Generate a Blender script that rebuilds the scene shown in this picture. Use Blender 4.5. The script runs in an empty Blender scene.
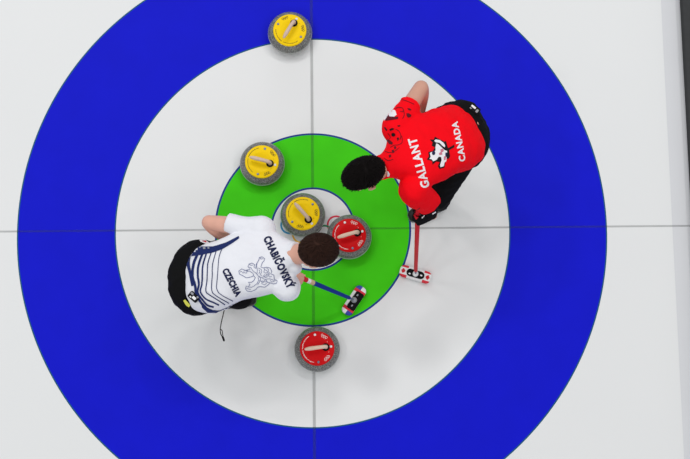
import bpy, bmesh, math, random
from mathutils import Vector, Matrix, Euler, noise
from mathutils.bvhtree import BVHTree

random.seed(7)
scn = bpy.context.scene
COL = scn.collection
PI = math.pi
V = Vector

# ------------------------------------------------------------------ camera
F_PX = 1450.0
CAM_ROT = Euler((0.17332, -0.01407, -0.01098), 'XYZ')
CAM_LOC = V((0.05727, -1.55469, 8.85908))
cd = bpy.data.cameras.new('camera')
cam = bpy.data.objects.new('camera', cd)
COL.objects.link(cam)
cam.location = CAM_LOC
cam.rotation_euler = CAM_ROT
cd.sensor_width = 36.0
cd.lens = F_PX * 36.0 / 690.0
cd.clip_end = 100
scn.camera = cam
RM = CAM_ROT.to_matrix()


def ray(u, v):
    return (RM @ V(((u - 345) / F_PX, -(v - 229.5) / F_PX, -1))).normalized()


def W(u, v, z):
    """point of the place seen at (u, v) of the photograph, at height z"""
    d = ray(u, v)
    return CAM_LOC + d * ((z - CAM_LOC.z) / d.z)


# ------------------------------------------------------------------ materials
def lin(c):
    return tuple(((x / 255) / 12.92 if x / 255 <= 0.04045 else ((x / 255 + 0.055) / 1.055) ** 2.4) for x in c) + (1,)


def mat(name, rgb, rough=0.6, spec=0.3, var=0.12, scale=60.0, bump=0.0, bscale=None, metal=0.0, sheen=0.0, coat=0.0):
    m = bpy.data.materials.new(name)
    m.use_nodes = True
    nt = m.node_tree
    b = nt.nodes['Principled BSDF']
    b.inputs['Roughness'].default_value = rough
    b.inputs['Specular IOR Level'].default_value = spec
    b.inputs['Metallic'].default_value = metal
    if sheen:
        b.inputs['Sheen Weight'].default_value = sheen
    if coat:
        b.inputs['Coat Weight'].default_value = coat
    tc = nt.nodes.new('ShaderNodeTexCoord')
    n = nt.nodes.new('ShaderNodeTexNoise')
    n.inputs['Scale'].default_value = scale
    n.inputs['Detail'].default_value = 4
    nt.links.new(tc.outputs['Object'], n.inputs['Vector'])
    mx = nt.nodes.new('ShaderNodeMix')
    mx.data_type = 'RGBA'
    c = lin(rgb)
    mx.inputs[6].default_value = tuple(x * (1 - var) for x in c[:3]) + (1,)
    mx.inputs[7].default_value = tuple(min(1, x * (1 + var)) for x in c[:3]) + (1,)
    nt.links.new(n.outputs['Fac'], mx.inputs[0])
    nt.links.new(mx.outputs[2], b.inputs['Base Color'])
    if bump:
        n2 = nt.nodes.new('ShaderNodeTexNoise')
        n2.inputs['Scale'].default_value = bscale or scale * 4
        n2.inputs['Detail'].default_value = 3
        nt.links.new(tc.outputs['Object'], n2.inputs['Vector'])
        bp = nt.nodes.new('ShaderNodeBump')
        bp.inputs['Strength'].default_value = bump
        bp.inputs['Distance'].default_value = 0.012 if bscale and bscale < 20 else 0.004
        nt.links.new(n2.outputs['Fac'], bp.inputs['Height'])
        nt.links.new(bp.outputs['Normal'], b.inputs['Normal'])
    return m


M = {}
M['ice'] = mat('white ice', (231, 232, 232), 0.45, 0.25, 0.012, 1.2, 0.05, 180)
M['strip'] = mat('frosted edge of ice', (217, 218, 221), 0.55, 0.2, 0.02, 3)
M['blue'] = mat('blue ring paint', (16, 22, 203), 0.5, 0.08, 0.08, 5)
M['bluerim'] = mat('teal ring edge', (10, 84, 120), 0.5, 0.2, 0.1, 9)
M['green'] = mat('green ring paint', (66, 206, 18), 0.5, 0.10, 0.13, 5)
M['navyrim'] = mat('navy ring edge', (22, 56, 136), 0.5, 0.2, 0.1, 9)
M['button'] = mat('white button ice', (229, 231, 231), 0.45, 0.25, 0.02, 2)
for nm, c in (('blue', (22, 140, 190)), ('black', (25, 25, 28)), ('red', (222, 40, 72)), ('yellow', (240, 186, 60)), ('green', (30, 140, 90))):
    M['oly' + nm] = mat('ring emblem ' + nm, c, 0.5, 0.2, 0.05)
M['foam'] = mat('dark foam divider', (66, 67, 68), 0.95, 0.02, 0.12, 30, 0.2)


def line_mat():
    m = bpy.data.materials.new('thread line under ice')
    m.use_nodes = True
    nt = m.node_tree
    b = nt.nodes['Principled BSDF']
    b.inputs['Base Color'].default_value = (0.02, 0.03, 0.02, 1)
    b.inputs['Roughness'].default_value = 0.5
    tc = nt.nodes.new('ShaderNodeTexCoord')
    n = nt.nodes.new('ShaderNodeTexNoise')
    n.inputs['Scale'].default_value = 8
    nt.links.new(tc.outputs['Object'], n.inputs['Vector'])
    mr = nt.nodes.new('ShaderNodeMapRange')
    mr.inputs['To Min'].default_value = 0.18
    mr.inputs['To Max'].default_value = 0.30
    nt.links.new(n.outputs['Fac'], mr.inputs['Value'])
    nt.links.new(mr.outputs['Result'], b.inputs['Alpha'])
    return m


M['line'] = line_mat()


def granite():
    m = bpy.data.materials.new('speckled grey granite')
    m.use_nodes = True
    nt = m.node_tree
    b = nt.nodes['Principled BSDF']
    b.inputs['Roughness'].default_value = 0.12
    tc = nt.nodes.new('ShaderNodeTexCoord')
    n = nt.nodes.new('ShaderNodeTexNoise')
    n.inputs['Scale'].default_value = 150
    n.inputs['Detail'].default_value = 3
    nt.links.new(tc.outputs['Object'], n.inputs['Vector'])
    r = nt.nodes.new('ShaderNodeValToRGB')
    r.color_ramp.elements[0].position = 0.36
    r.color_ramp.elements[0].color = lin((84, 85, 83))
    r.color_ramp.elements[1].position = 0.66
    r.color_ramp.elements[1].color = lin((150, 150, 147))
    e = r.color_ramp.elements.new(0.52)
    e.color = lin((114, 115, 112))
    nt.links.new(n.outputs['Fac'], r.inputs['Fac'])
    nt.links.new(r.outputs['Color'], b.inputs['Base Color'])
    return m


M['granite'] = granite()
M['band'] = mat('roughened striking band', (176, 178, 176), 0.7, 0.2, 0.12, 200)
M['yel'] = mat('yellow plastic', (252, 212, 0), 0.5, 0.15, 0.03, 20)
M['redp'] = mat('red plastic', (214, 4, 14), 0.5, 0.15, 0.05, 20)
M['grip_t'] = mat('beige grip', (214, 188, 170), 0.45, 0.3, 0.05, 40)
M['grip_p'] = mat('cream grip', (236, 206, 184), 0.45, 0.3, 0.05, 40)
M['black'] = mat('black plastic', (14, 14, 16), 0.6, 0.12, 0.1)
M['steel'] = mat('steel bolt', (120, 128, 150), 0.35, 0.5, 0.1, 60, metal=0.6)
M['white'] = mat('white plastic', (240, 240, 240), 0.4, 0.4, 0.02)
M['darkink'] = mat('dark ink', (92, 74, 8), 0.5, 0.3, 0.1)
M['whiteink'] = mat('pale ink', (246, 226, 222), 0.5, 0.3, 0.05)

M['skin'] = mat('fair skin', (224, 170, 150), 0.5, 0.3, 0.07, 28, 0.1, 300)
M['skin_b'] = mat('light skin', (208, 156, 136), 0.5, 0.3, 0.07, 28, 0.1, 300)
M['hair'] = mat('dark brown hair', (52, 32, 25), 0.7, 0.12, 0.6, 60)
M['hair_b'] = mat('near black hair', (18, 14, 14), 0.7, 0.08, 0.4, 90)
M['fade'] = mat('cropped hair over skin', (92, 66, 56), 0.6, 0.2, 0.2, 200)
M['wshirt'] = mat('white jersey knit', (236, 237, 243), 0.85, 0.1, 0.015, 10, 0.55, 16)
M['rshirt'] = mat('red jersey knit', (250, 10, 26), 0.85, 0.08, 0.05, 10, 0.6, 16)
M['navy'] = mat('navy print', (24, 40, 96), 0.7, 0.2, 0.15, 30)
M['ink'] = mat('dark navy lettering', (26, 34, 72), 0.7, 0.2, 0.1)
M['lineart'] = mat('blue grey line print', (120, 126, 160), 0.7, 0.2, 0.12)
M['trous'] = mat('black stretch trousers', (18, 18, 19), 0.85, 0.08, 0.2, 15, 0.2, 40)
M['pblack'] = mat('black print', (24, 14, 18), 0.7, 0.2, 0.15)
M['pmaroon'] = mat('maroon print', (92, 10, 26), 0.7, 0.2, 0.15)
M['pwhite'] = mat('white print', (238, 236, 240), 0.7, 0.2, 0.03)
M['ppink'] = mat('pink print', (206, 120, 140), 0.7, 0.2, 0.1)
M['pyellow'] = mat('yellow patch', (226, 224, 92), 0.7, 0.2, 0.05)
M['pred'] = mat('red patch', (206, 30, 44), 0.7, 0.2, 0.05)
M['pgrey'] = mat('grey patch', (150, 152, 158), 0.6, 0.3, 0.1)
M['shoe'] = mat('black shoe leather', (30, 30, 32), 0.5, 0.35, 0.15)
M['sole'] = mat('grey shoe sole', (112, 112, 114), 0.6, 0.3, 0.1)
M['eye'] = mat('eyeball', (236, 232, 226), 0.15, 0.5, 0.02)
M['shaft_b'] = mat('blue lacquered shaft', (22, 52, 146), 0.5, 0.15, 0.08)
M['shaft_r'] = mat('red lacquered shaft', (210, 16, 36), 0.5, 0.25, 0.08)
M['tape'] = mat('beige grip tape', (214, 184, 150), 0.7, 0.2, 0.08)

# ------------------------------------------------------------------ helpers


def shade(me, ang=None):
    for p in me.polygons:
        p.use_smooth = True


def link(name, me, mats, parent=None, base=None, smooth=True):
    """links a mesh given in world (or thing) coordinates as ONE object"""
    if base is not None:
        me.transform(Matrix.Translation(-base))
    o = bpy.data.objects.new(name, me)
    COL.objects.link(o)
    if not isinstance(mats, (list, tuple)):
        mats = [mats]
    if not me.materials:
        for m in mats:
            me.materials.append(m)
    if smooth:
        shade(me)
    if parent is not None:
        o.parent = parent
    return o


def bm_mesh(bm, name='mesh'):
    bmesh.ops.recalc_face_normals(bm, faces=bm.faces)
    me = bpy.data.meshes.new(name)
    bm.to_mesh(me)
    bm.free()
    return me


def tag(o, label=None, cat=None, group=None, kind=None):
    if label:
        o['label'] = label
    if cat:
        o['category'] = cat
    if group:
        o['group'] = group
    if kind:
        o['kind'] = kind
    return o


def lathe(prof, seg=64, mi=None):
    bm = bmesh.new()
    rings = []
    for r, z in prof:
        if r < 1e-6:
            rings.append([bm.verts.new((0, 0, z))])
        else:
            rings.append([bm.verts.new((r * math.cos(2 * PI * k / seg), r * math.sin(2 * PI * k / seg), z)) for k in range(seg)])
    for i in range(len(rings) - 1):
        a, b = rings[i], rings[i + 1]
        for k in range(seg):
            k2 = (k + 1) % seg
            if len(a) == 1 and len(b) == 1:
                continue
            if len(a) == 1:
                f = bm.faces.new((a[0], b[k], b[k2]))
            elif len(b) == 1:
                f = bm.faces.new((a[k], a[k2], b[0]))
            else:
                f = bm.faces.new((a[k], a[k2], b[k2], b[k]))
            if mi:
                f.material_index = mi[i]
    return bm


def annulus(r0, r1, z, rim=0.0, seg=256, z0=None):
    """flat painted ring; faces of the rim carry material 1"""
    bm = bmesh.new()
    rs = [r0]
    if rim and r0 > 0:
        rs.append(r0 + rim)
    if rim:
        rs.append(r1 - rim)
    rs.append(r1)
    rings = []
    for r in rs:
        if r == 0:
            rings.append([bm.verts.new((0, 0, z))])
        else:
            rings.append([bm.verts.new((r * math.cos(2 * PI * k / seg), r * math.sin(2 * PI * k / seg), z)) for k in range(seg)])
    for i in range(len(rings) - 1):
        a, b = rings[i], rings[i + 1]
        for k in range(seg):
            k2 = (k + 1) % seg
            if len(a) == 1:
                f = bm.faces.new((a[0], b[k], b[k2]))
            else:
                f = bm.faces.new((a[k], b[k], b[k2], a[k2]))
            if rim and (i == len(rings) - 2 or (i == 0 and r0 > 0)):
                f.material_index = 1
    for f in bm.faces:
        f.normal_update()
        if f.normal.z < 0:
            f.normal_flip()
    me = bpy.data.meshes.new('annulus')
    bm.to_mesh(me)
    bm.free()
    return me


def rect(x0, y0, x1, y1, z):
    me = bpy.data.meshes.new('rect')
    me.from_pydata([(x0, y0, z), (x1, y0, z), (x1, y1, z), (x0, y1, z)], [], [(0, 1, 2, 3)])
    return me


def frame(t, hint=V((0, 0, 1))):
    t = t.normalized()
    if abs(t.dot(hint)) > 0.97:
        hint = V((1, 0, 0))
    s = t.cross(hint).normalized()
    return s, s.cross(t).normalized()


def ring_pts(c, s, n, a, b, seg, e=2.0):
    out = []
    for k in range(seg):
        th = 2 * PI * k / seg
        x, y = math.cos(th), math.sin(th)
        x = math.copysign(abs(x) ** (2 / e), x)
        y = math.copysign(abs(y) ** (2 / e), y)
        out.append(c + s * (a * x) + n * (b * y))
    return out


def loft(bm, secs, seg=28, e=2.0):
    """closed loft through sections (centre, side axis, normal axis, half width, half depth)"""
    rings = [[bm.verts.new(p) for p in ring_pts(c, s, n, a, b, seg, e)] for c, s, n, a, b in secs]
    for i in range(len(rings) - 1):
        for k in range(seg):
            k2 = (k + 1) % seg
            bm.faces.new((rings[i][k], rings[i][k2], rings[i + 1][k2], rings[i + 1][k]))
    bm.faces.new(list(reversed(rings[0])))
    bm.faces.new(rings[-1])


def catmull(pts, n):
    out = []
    for i in range(len(pts) - 1):
        p0 = pts[max(i - 1, 0)]
        p1, p2 = pts[i], pts[i + 1]
        p3 = pts[min(i + 2, len(pts) - 1)]
        for k in range(n):
            t = k / n
            out.append(0.5 * ((2 * p1) + (p2 - p0) * t + (2 * p0 - 5 * p1 + 4 * p2 - p3) * t * t + (3 * p1 - p0 - 3 * p2 + p3) * t ** 3))
    out.append(pts[-1])
    return out


def tube(bm, pts, rad, seg=16, n=5, dome=True, smooth=True, hint=V((0, 0, 1)), flat=1.0):
    """tapering tube through points with one radius each; rounded ends unless dome is False"""
    P4 = [V((p[0], p[1], p[2], r)) for p, r in zip(pts, rad)]
    Q = catmull(P4, n) if smooth and len(pts) > 2 else P4
    cs = [V(q[:3]) for q in Q]
    rs = [q[3] for q in Q]
    secs = []
    s = None
    for i, c in enumerate(cs):
        t = (cs[min(i + 1, len(cs) - 1)] - cs[max(i - 1, 0)]).normalized()
        if s is None:
            s, nn = frame(t, hint)
        else:
            s = (s - t * s.dot(t)).normalized()
            nn = s.cross(t).normalized()
        secs.append((c, s.copy(), nn.copy(), rs[i], rs[i] * flat))
    if dome:
        t0 = (cs[0] - cs[1]).normalized()
        t1 = (cs[-1] - cs[-2]).normalized()
        pre, post = [], []
        for a in (80, 55, 30):
            k, h = math.cos(math.radians(a)), math.sin(math.radians(a))
            c, s_, n_, ra, rb = secs[0]
            pre.append((c + t0 * (ra * h), s_, n_, ra * k, rb * k))
            c, s_, n_, ra, rb = secs[-1]
            post.insert(0, (c + t1 * (ra * h), s_, n_, ra * k, rb * k))
        secs = pre + secs + post
    loft(bm, secs, seg)


def ellipsoid(bm, c, axes, radii, sub=3):
    mtx = Matrix((axes[0] * radii[0], axes[1] * radii[1], axes[2] * radii[2])).transposed().to_4x4()
    mtx.translation = c
    bmesh.ops.create_icosphere(bm, subdivisions=sub, radius=1.0, matrix=mtx)


def ball(bm, c, r, sub=3):
    ellipsoid(bm, c, (V((1, 0, 0)), V((0, 1, 0)), V((0, 0, 1))), (r, r, r), sub)


def fuse(bm, voxel=0.006, smooth=6, factor=0.5):
    """one continuous skin around all the volumes in bm"""
    me = bm_mesh(bm)
    o = bpy.data.objects.new('tmp', me)
    COL.objects.link(o)
    r = o.modifiers.new('r', 'REMESH')
    r.mode = 'VOXEL'
    r.voxel_size = voxel
    if smooth:
        s = o.modifiers.new('s', 'SMOOTH')
        s.factor = factor
        s.iterations = smooth
    dg = bpy.context.evaluated_depsgraph_get()
    dg.update()
    out = bpy.data.meshes.new_from_object(o.evaluated_get(dg))
    bpy.data.objects.remove(o)
    return out


def wrinkle(me, amp, fn):
    """pushes vertices along their normals by the cloth folds fn(point) in -1..1"""
    ns = [v.normal.copy() for v in me.vertices]
    for v, n in zip(me.vertices, ns):
        v.co += n * (amp * fn(v.co, n))
    me.update()


# ---- prints on cloth: a flat outline in the photograph's frame dropped onto the surface it is printed on
def decal_bm(polys, step):
    bm = bmesh.new()
    for poly in polys:
        vs = [bm.verts.new((x, y, 0)) for x, y in poly]
        try:
            bm.faces.new(vs)
        except ValueError:
            pass
    bm.normal_update()
    bmesh.ops.triangulate(bm, faces=bm.faces[:], ngon_method='EAR_CLIP')
    return bm


def drop(bm, bvh, step=2.0, lift=0.0025):
    xs = [v.co.x for v in bm.verts]
    ys = [v.co.y for v in bm.verts]
    for lo, hi, no in ((min(xs), max(xs), V((1, 0, 0))), (min(ys), max(ys), V((0, 1, 0)))):
        t = lo + step
        while t < hi:
            g = bm.verts[:] + bm.edges[:] + bm.faces[:]
            bmesh.ops.bisect_plane(bm, geom=g, plane_co=no * t, plane_no=no, dist=1e-5)
            t += step
    dead = []
    for v in bm.verts:
        d = ray(v.co.x, v.co.y)
        loc, nrm, idx, dist = bvh.ray_cast(CAM_LOC, d)
        if loc is None:
            dead.append(v)
        else:
            if nrm.dot(d) > 0:
                nrm = -nrm
            v.co = loc + nrm * lift
    if dead:
        bmesh.ops.delete(bm, geom=dead, context='VERTS')
    me = bpy.data.meshes.new('print')
    bm.to_mesh(me)
    bm.free()
    return me


def px(pts, off, sc):
    return [(off[0] + x / sc, off[1] + y / sc) for x, y in pts]


def stroke(pts, w0, w1=None):
    """polyline to quads"""
    w1 = w0 if w1 is None else w1
    out = []
    L, R = [], []
    n = len(pts)
    for i in range(n):
        a = pts[max(i - 1, 0)]
        b = pts[min(i + 1, n - 1)]
        dx, dy = b[0] - a[0], b[1] - a[1]
        l = math.hypot(dx, dy) or 1
        w = (w0 + (w1 - w0) * i / max(n - 1, 1)) / 2
        L.append((pts[i][0] - dy / l * w, pts[i][1] + dx / l * w))
        R.append((pts[i][0] + dy / l * w, pts[i][1] - dx / l * w))
    for i in range(n - 1):
        out.append([L[i], R[i], R[i + 1], L[i + 1]])
    return out


def text_mesh(body, bold=0.0):
    c = bpy.data.curves.new('t', 'FONT')
    c.body = body
    c.size = 1.0
    c.offset = bold
    c.space_character = 1.14
    c.resolution_u = 3
    o = bpy.data.objects.new('t', c)
    COL.objects.link(o)
    dg = bpy.context.evaluated_depsgraph_get()
    dg.update()
    me = bpy.data.meshes.new_from_object(o.evaluated_get(dg))
    bpy.data.objects.remove(o)
    return me


def text_print(body, start, end, cap, bvh, bold=0.02, lift=0.0025, bow=0.0):
    """lettering whose baseline runs start -> end in the photograph's frame, capital height cap"""
    hm = text_mesh('H', bold)
    hy = [v.co.y for v in hm.vertices]
    ch = max(hy) - min(hy)
    y0 = min(hy)
    me = text_mesh(body, bold)
    x = [v.co.x for v in me.vertices]
    x0, x1 = min(x), max(x)
    d = V((end[0] - start[0], end[1] - start[1]))
    L = d.length
    d.normalize()
    up = V((d.y, -d.x))
    bm = bmesh.new()
    bm.from_mesh(me)
    for v in bm.verts:
        a = (v.co.x - x0) / (x1 - x0)
        b = (v.co.y - y0) / ch * cap + bow * 4 * a * (1 - a)
        v.co = V((start[0] + d.x * a * L + up.x * b, start[1] + d.y * a * L + up.y * b, 0))
    return drop(bm, bvh, 2.0, lift)


# ------------------------------------------------------------------ the ice
def solid(o):
    return tag(o, kind='structure')


bm = bmesh.new()
bmesh.ops.create_grid(bm, x_segments=8, y_segments=8, size=9)
floor = solid(link('floor', bm_mesh(bm), M['ice'], smooth=False))
floor['label'] = 'white pebbled curling ice under the painted house'


def paint(name, me, mats, label):
    o = link(name, me, mats, floor, smooth=False)
    o['label'] = label
    return o


paint('outer_ring', annulus(1.219, 1.829, 0.0004, 0.008), [M['blue'], M['bluerim']], 'wide blue ring of the house')
paint('inner_ring', annulus(0.251, 0.6096, 0.0004, 0.012), [M['green'], M['navyrim']], 'bright green ring edged in navy')
paint('button_disc', annulus(0.0, 0.2505, 0.0013), M['button'], 'white button at the centre of the house')
paint('tee_line', rect(-9, -0.006, 2.38, 0.006, 0.0009), M['line'], 'thin grey line across the house')
paint('centre_line', rect(-0.009, -9, 0.009, 9, 0.0011), M['line'], 'thin grey line along the sheet')
paint('edge_strip', rect(2.237, -9, 2.40, 9, 0.0006), M['strip'], 'greyer strip of ice beside the dark divider')
for nm, cx, cy in (('blue', -0.1444, 0.026), ('black', 0, 0.026), ('red', 0.1444, 0.026), ('yellow', -0.0722, -0.033), ('green', 0.0722, -0.033)):
    me = annulus(0.047, 0.058, 0.0015 + 0.0001 * (nm in ('yellow', 'green')), 0, 64)
    me.transform(Matrix.Translation((cx, cy, 0)))
    paint('emblem_ring', me, M['oly' + nm], nm + ' ring of the five ring emblem')

# divider along the sheet's right side: low foam board
bm = bmesh.new()
prof = [(2.358, 0.0), (2.352, 0.03), (2.354, 0.06), (2.360, 0.07), (2.53, 0.07), (2.545, 0.058), (2.548, 0.0)]
rows = [[bm.verts.new((x, y, z)) for x, z in prof] for y in (-9, -6, -3, 0, 3, 6, 9)]
for a, b in zip(rows, rows[1:]):
    for k in range(len(prof) - 1):
        bm.faces.new((a[k], a[k + 1], b[k + 1], b[k]))
for r in (rows[0], rows[-1]):
    bm.faces.new(r)
tr = solid(link('trim_1', bm_mesh(bm), M['foam'], smooth=False))
tr['label'] = 'dark grey foam divider along the right edge of the sheet'

# ------------------------------------------------------------------ curling stones
STONE = [(0, 0.004), (0.058, 0.004), (0.062, 0.0), (0.068, 0.0), (0.074, 0.004), (0.095, 0.013), (0.120, 0.028), (0.1335, 0.043), (0.1385, 0.052), (0.1392, 0.0575),
         (0.1385, 0.063), (0.1365, 0.072), (0.132, 0.083), (0.124, 0.094), (0.114, 0.103), (0.106, 0.108), (0.098, 0.111), (0, 0.112)]


def flat_poly(polys, z):
    bm = bmesh.new()
    for poly in polys:
        vs = [bm.verts.new((x, y, z)) for x, y in poly]
        bm.faces.new(vs)
    for f in bm.faces:
        f.normal_update()
        if f.normal.z < 0:
            f.normal_flip()
    me = bpy.data.meshes.new('p')
    bm.to_mesh(me)
    bm.free()
    return me


def arc_quads(r0, r1, a0, a1, n=4):
    out = []
    for k in range(n):
        t0, t1 = a0 + (a1 - a0) * k / n, a0 + (a1 - a0) * (k + 1) / n
        out.append([(r0 * math.cos(t0), r0 * math.sin(t0)), (r1 * math.cos(t0), r1 * math.sin(t0)), (r1 * math.cos(t1), r1 * math.sin(t1)), (r0 * math.cos(t1), r0 * math.sin(t1))])
    return out


def make_stone(colour):
    red = colour == 'red'
    root = bpy.data.objects.new('curling_stone', None)
    root.empty_display_size = 0.1
    COL.objects.link(root)
    mi = [0] * (len(STONE) - 1)
    mi[8] = mi[9] = mi[7] = mi[10] = 1
    link('granite_body', bm_mesh(lathe(STONE, 72, mi)), [M['granite'], M['band']], root)
    cap = [(0.1035, 0.107), (0.1045, 0.113), (0.1035, 0.1175), (0.100, 0.120), (0.090, 0.1212), (0.074, 0.1218), (0.071, 0.1235), (0.064, 0.1245), (0.058, 0.1235), (0.054, 0.1222), (0, 0.1225)]
    plate = link('handle_plate', bm_mesh(lathe(cap, 64)), M['redp' if red else 'yel'], root)
    # gooseneck handle: dark foot, post, grip
    ft = lathe([(0.0235, 0.121), (0.0235, 0.1245), (0.019, 0.128), (0.0, 0.129)], 24)
    me = bm_mesh(ft)
    me.transform(Matrix.Translation((0.052, 0, 0)))
    link('handle_foot', me, M['black'], root)
    bm = bmesh.new()
    tube(bm, [V((0.053, 0, 0.124)), V((0.054, 0, 0.146)), V((0.046, 0, 0.162)), V((0.022, 0, 0.169)), V((-0.015, 0, 0.170)), V((-0.045, 0, 0.168)), V((-0.068, 0, 0.164))],
         [0.0125, 0.0115, 0.012, 0.0115, 0.012, 0.0122, 0.0085], 14, 4)
    link('handle_grip', bm_mesh(bm), M['grip_p' if red else 'grip_t'], root)
    zt = 0.1224
    for a in (-92, 92):
        t = math.radians(a)
        bmx = lathe([(0.0075, 0.1205), (0.0075, 0.1235), (0.006, 0.1245), (0, 0.1245)], 16)
        me = bm_mesh(bmx)
        me.transform(Matrix.Translation((0.083 * math.cos(t), 0.083 * math.sin(t), 0)))
        link('bolt', me, M['white' if red and a > 0 else 'steel'], root)
    me = bm_mesh(lathe([(0.0078, 0.1205), (0.0078, 0.1232), (0, 0.1236)], 16))
    me.transform(Matrix.Translation((0.084, 0, 0)))
    link('sensor_cap', me, M['white'], root)
    ink = M['whiteink' if red else 'darkink']
    for a in (-52, 52):
        polys = []
        for i, (x, y) in enumerate(((-0.0145, 0.0036), (0, 0.0036), (0.0145, 0.0036), (-0.00725, -0.0036), (0.00725, -0.0036))):
            for k in range(12):
                t0, t1 = 2 * PI * k / 12, 2 * PI * (k + 1) / 12
                polys.append([(x + r * math.cos(t), y + r * math.sin(t)) for r, t in ((0.0046, t0), (0.0070, t0), (0.0070, t1), (0.0046, t1))])
        me = flat_poly(polys, 0)
        me.transform(Matrix.Translation((0.081 * math.cos(math.radians(a)), 0.081 * math.sin(math.radians(a)), zt)) @ Matrix.Rotation(math.radians(a - 90 * (1 if a > 0 else -1) * (1 if a > 0 else -1)), 4, 'Z'))
        link('ring_emblem', me, ink, root, smooth=False)
    # worn lettering band round the far edge of the plate: too small to read, kept as short dashes
    rnd = random.Random(3 if red else 5)
    polys = []
    a = 118
    while a < 246:
        w = rnd.uniform(1.6, 4.5)
        if not 176 < a < 181:
            polys += arc_quads(0.0855, 0.0855 + rnd.uniform(0.003, 0.006 if red else 0.0045), math.radians(a), math.radians(a + w), 1)
        a += w + rnd.uniform(0.8, 1.8)
    link('rim_marking', flat_poly(polys, zt + 0.0002), ink, root, smooth=False)
    for s in (1, -1):
        link('arrow_mark', flat_poly([[(0.058, s * 0.029), (0.070, s * 0.027), (0.064, s * 0.036)]], zt), ink if red else M['black'], root, smooth=False)
    return root


def copy_tree(o, parent=None):
    c = o.copy()
    COL.objects.link(c)
    c.parent = parent
    for ch in list(o.children):
        copy_tree(ch, c)
    return c


STONES = [
    # colour, body centre (u, v), pivot px, tip px, label
    ('yellow', (290.0, 33.2), (293.9, 22.4), (285.2, 36.6), 'yellow handled curling stone at the top, half on the blue ring'),
    ('yellow', (262.3, 163.8), (269.8, 162.6), (251.2, 157.8), 'yellow handled curling stone on the green ring, upper left of the button'),
    ('yellow', (302.9, 215.3), (308.6, 219.2), (295.7, 204.7), 'yellow handled curling stone on the white button above the white-shirted player'),
    ('red', (349.0, 237.0), (357.7, 231.8), (338.7, 237.4), 'red handled curling stone touching the button, right of the brown-haired head'),
    ('red', (317.2, 349.3), (327.1, 346.0), (307.4, 348.6), 'red handled curling stone at the bottom, just below the green ring'),
]
proto = {}
for colour, c, piv, tip, lab in STONES:
    if colour not in proto:
        proto[colour] = r = make_stone(colour)
    else:
        r = copy_tree(proto[colour])
    p = W(c[0], c[1], 0.0575)
    a, b = W(*tip, 0.165), W(*piv, 0.165)
    r.location = (p.x, p.y, 0.0012)
    r.rotation_euler = (0, 0, math.atan2(b.y - a.y, b.x - a.x))
    tag(r, lab, 'curling stone', colour + ' handled curling stones')


# ------------------------------------------------------------------ brooms
def head_mat(name, kind):
    m = bpy.data.materials.new(name)
    m.use_nodes = True
    nt = m.node_tree
    b = nt.nodes['Principled BSDF']
    b.inputs['Roughness'].default_value = 0.6
    tc = nt.nodes.new('ShaderNodeTexCoord')
    sp = nt.nodes.new('ShaderNodeSeparateXYZ')
    nt.links.new(tc.outputs['Object'], sp.inputs[0])

    def math_(op, a, bb=None):
        n = nt.nodes.new('ShaderNodeMath')
        n.operation = op
        for i, x in enumerate((a, bb)):
            if x is None:
                continue
            if isinstance(x, (int, float)):
                n.inputs[i].default_value = x
            else:
                nt.links.new(x, n.inputs[i])
        return n.outputs[0]

    def mix(f, a, bb):
        n = nt.nodes.new('ShaderNodeMix')
        n.data_type = 'RGBA'
        nt.links.new(f, n.inputs[0])
        for i, x in ((6, a), (7, bb)):
            if isinstance(x, tuple):
                n.inputs[i].default_value = x
            else:
                nt.links.new(x, n.inputs[i])
        return n.outputs[2]

    X, Y = sp.outputs[0], sp.outputs[1]
    ax = math_('ABSOLUTE', X)
    white, red, blue = lin((238, 236, 236)), lin((222, 26, 50)), lin((44, 62, 170))
    if kind == 'tricolour':
        tip = math_('GREATER_THAN', ax, 0.073)
        band = math_('GREATER_THAN', ax, 0.052)
        blueside = math_('GREATER_THAN', math_('MULTIPLY', X, Y), 0.0)
        c = mix(band, white, red)
        c = mix(tip, c, mix(blueside, white, blue))
    else:
        edge = math_('GREATER_THAN', math_('ABSOLUTE', Y), 0.0225)
        endz = math_('GREATER_THAN', ax, 0.05)
        c = mix(math_('MULTIPLY', edge, endz), white, red)
    nt.links.new(c, b.inputs['Base Color'])
    return m


def rbox(lx, ly, z0, z1, r, bev=0.006):
    """rounded slab"""
    out = []
    for cx, cy, a0 in ((lx / 2 - r, ly / 2 - r, 0), (-lx / 2 + r, ly / 2 - r, 90), (-lx / 2 + r, -ly / 2 + r, 180), (lx / 2 - r, -ly / 2 + r, 270)):
        for k in range(7):
            t = math.radians(a0 + k * 15)
            out.append((cx + r * math.cos(t), cy + r * math.sin(t)))
    bm = bmesh.new()
    rings = []
    for ins, z in ((bev, z0), (0, z0 + bev), (0, z1 - bev), (bev * 0.35, z1 - bev * 0.3), (bev, z1)):
        rings.append([bm.verts.new((x * (1 - 2 * ins / lx), y * (1 - 2 * ins / ly), z)) for x, y in out])
    n = len(out)
    for a, b in zip(rings, rings[1:]):
        for k in range(n):
            bm.faces.new((a[k], a[(k + 1) % n], b[(k + 1) % n], b[k]))
    bm.faces.new(list(reversed(rings[0])))
    bm.faces.new(rings[-1])
    return bm_mesh(bm)


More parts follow.
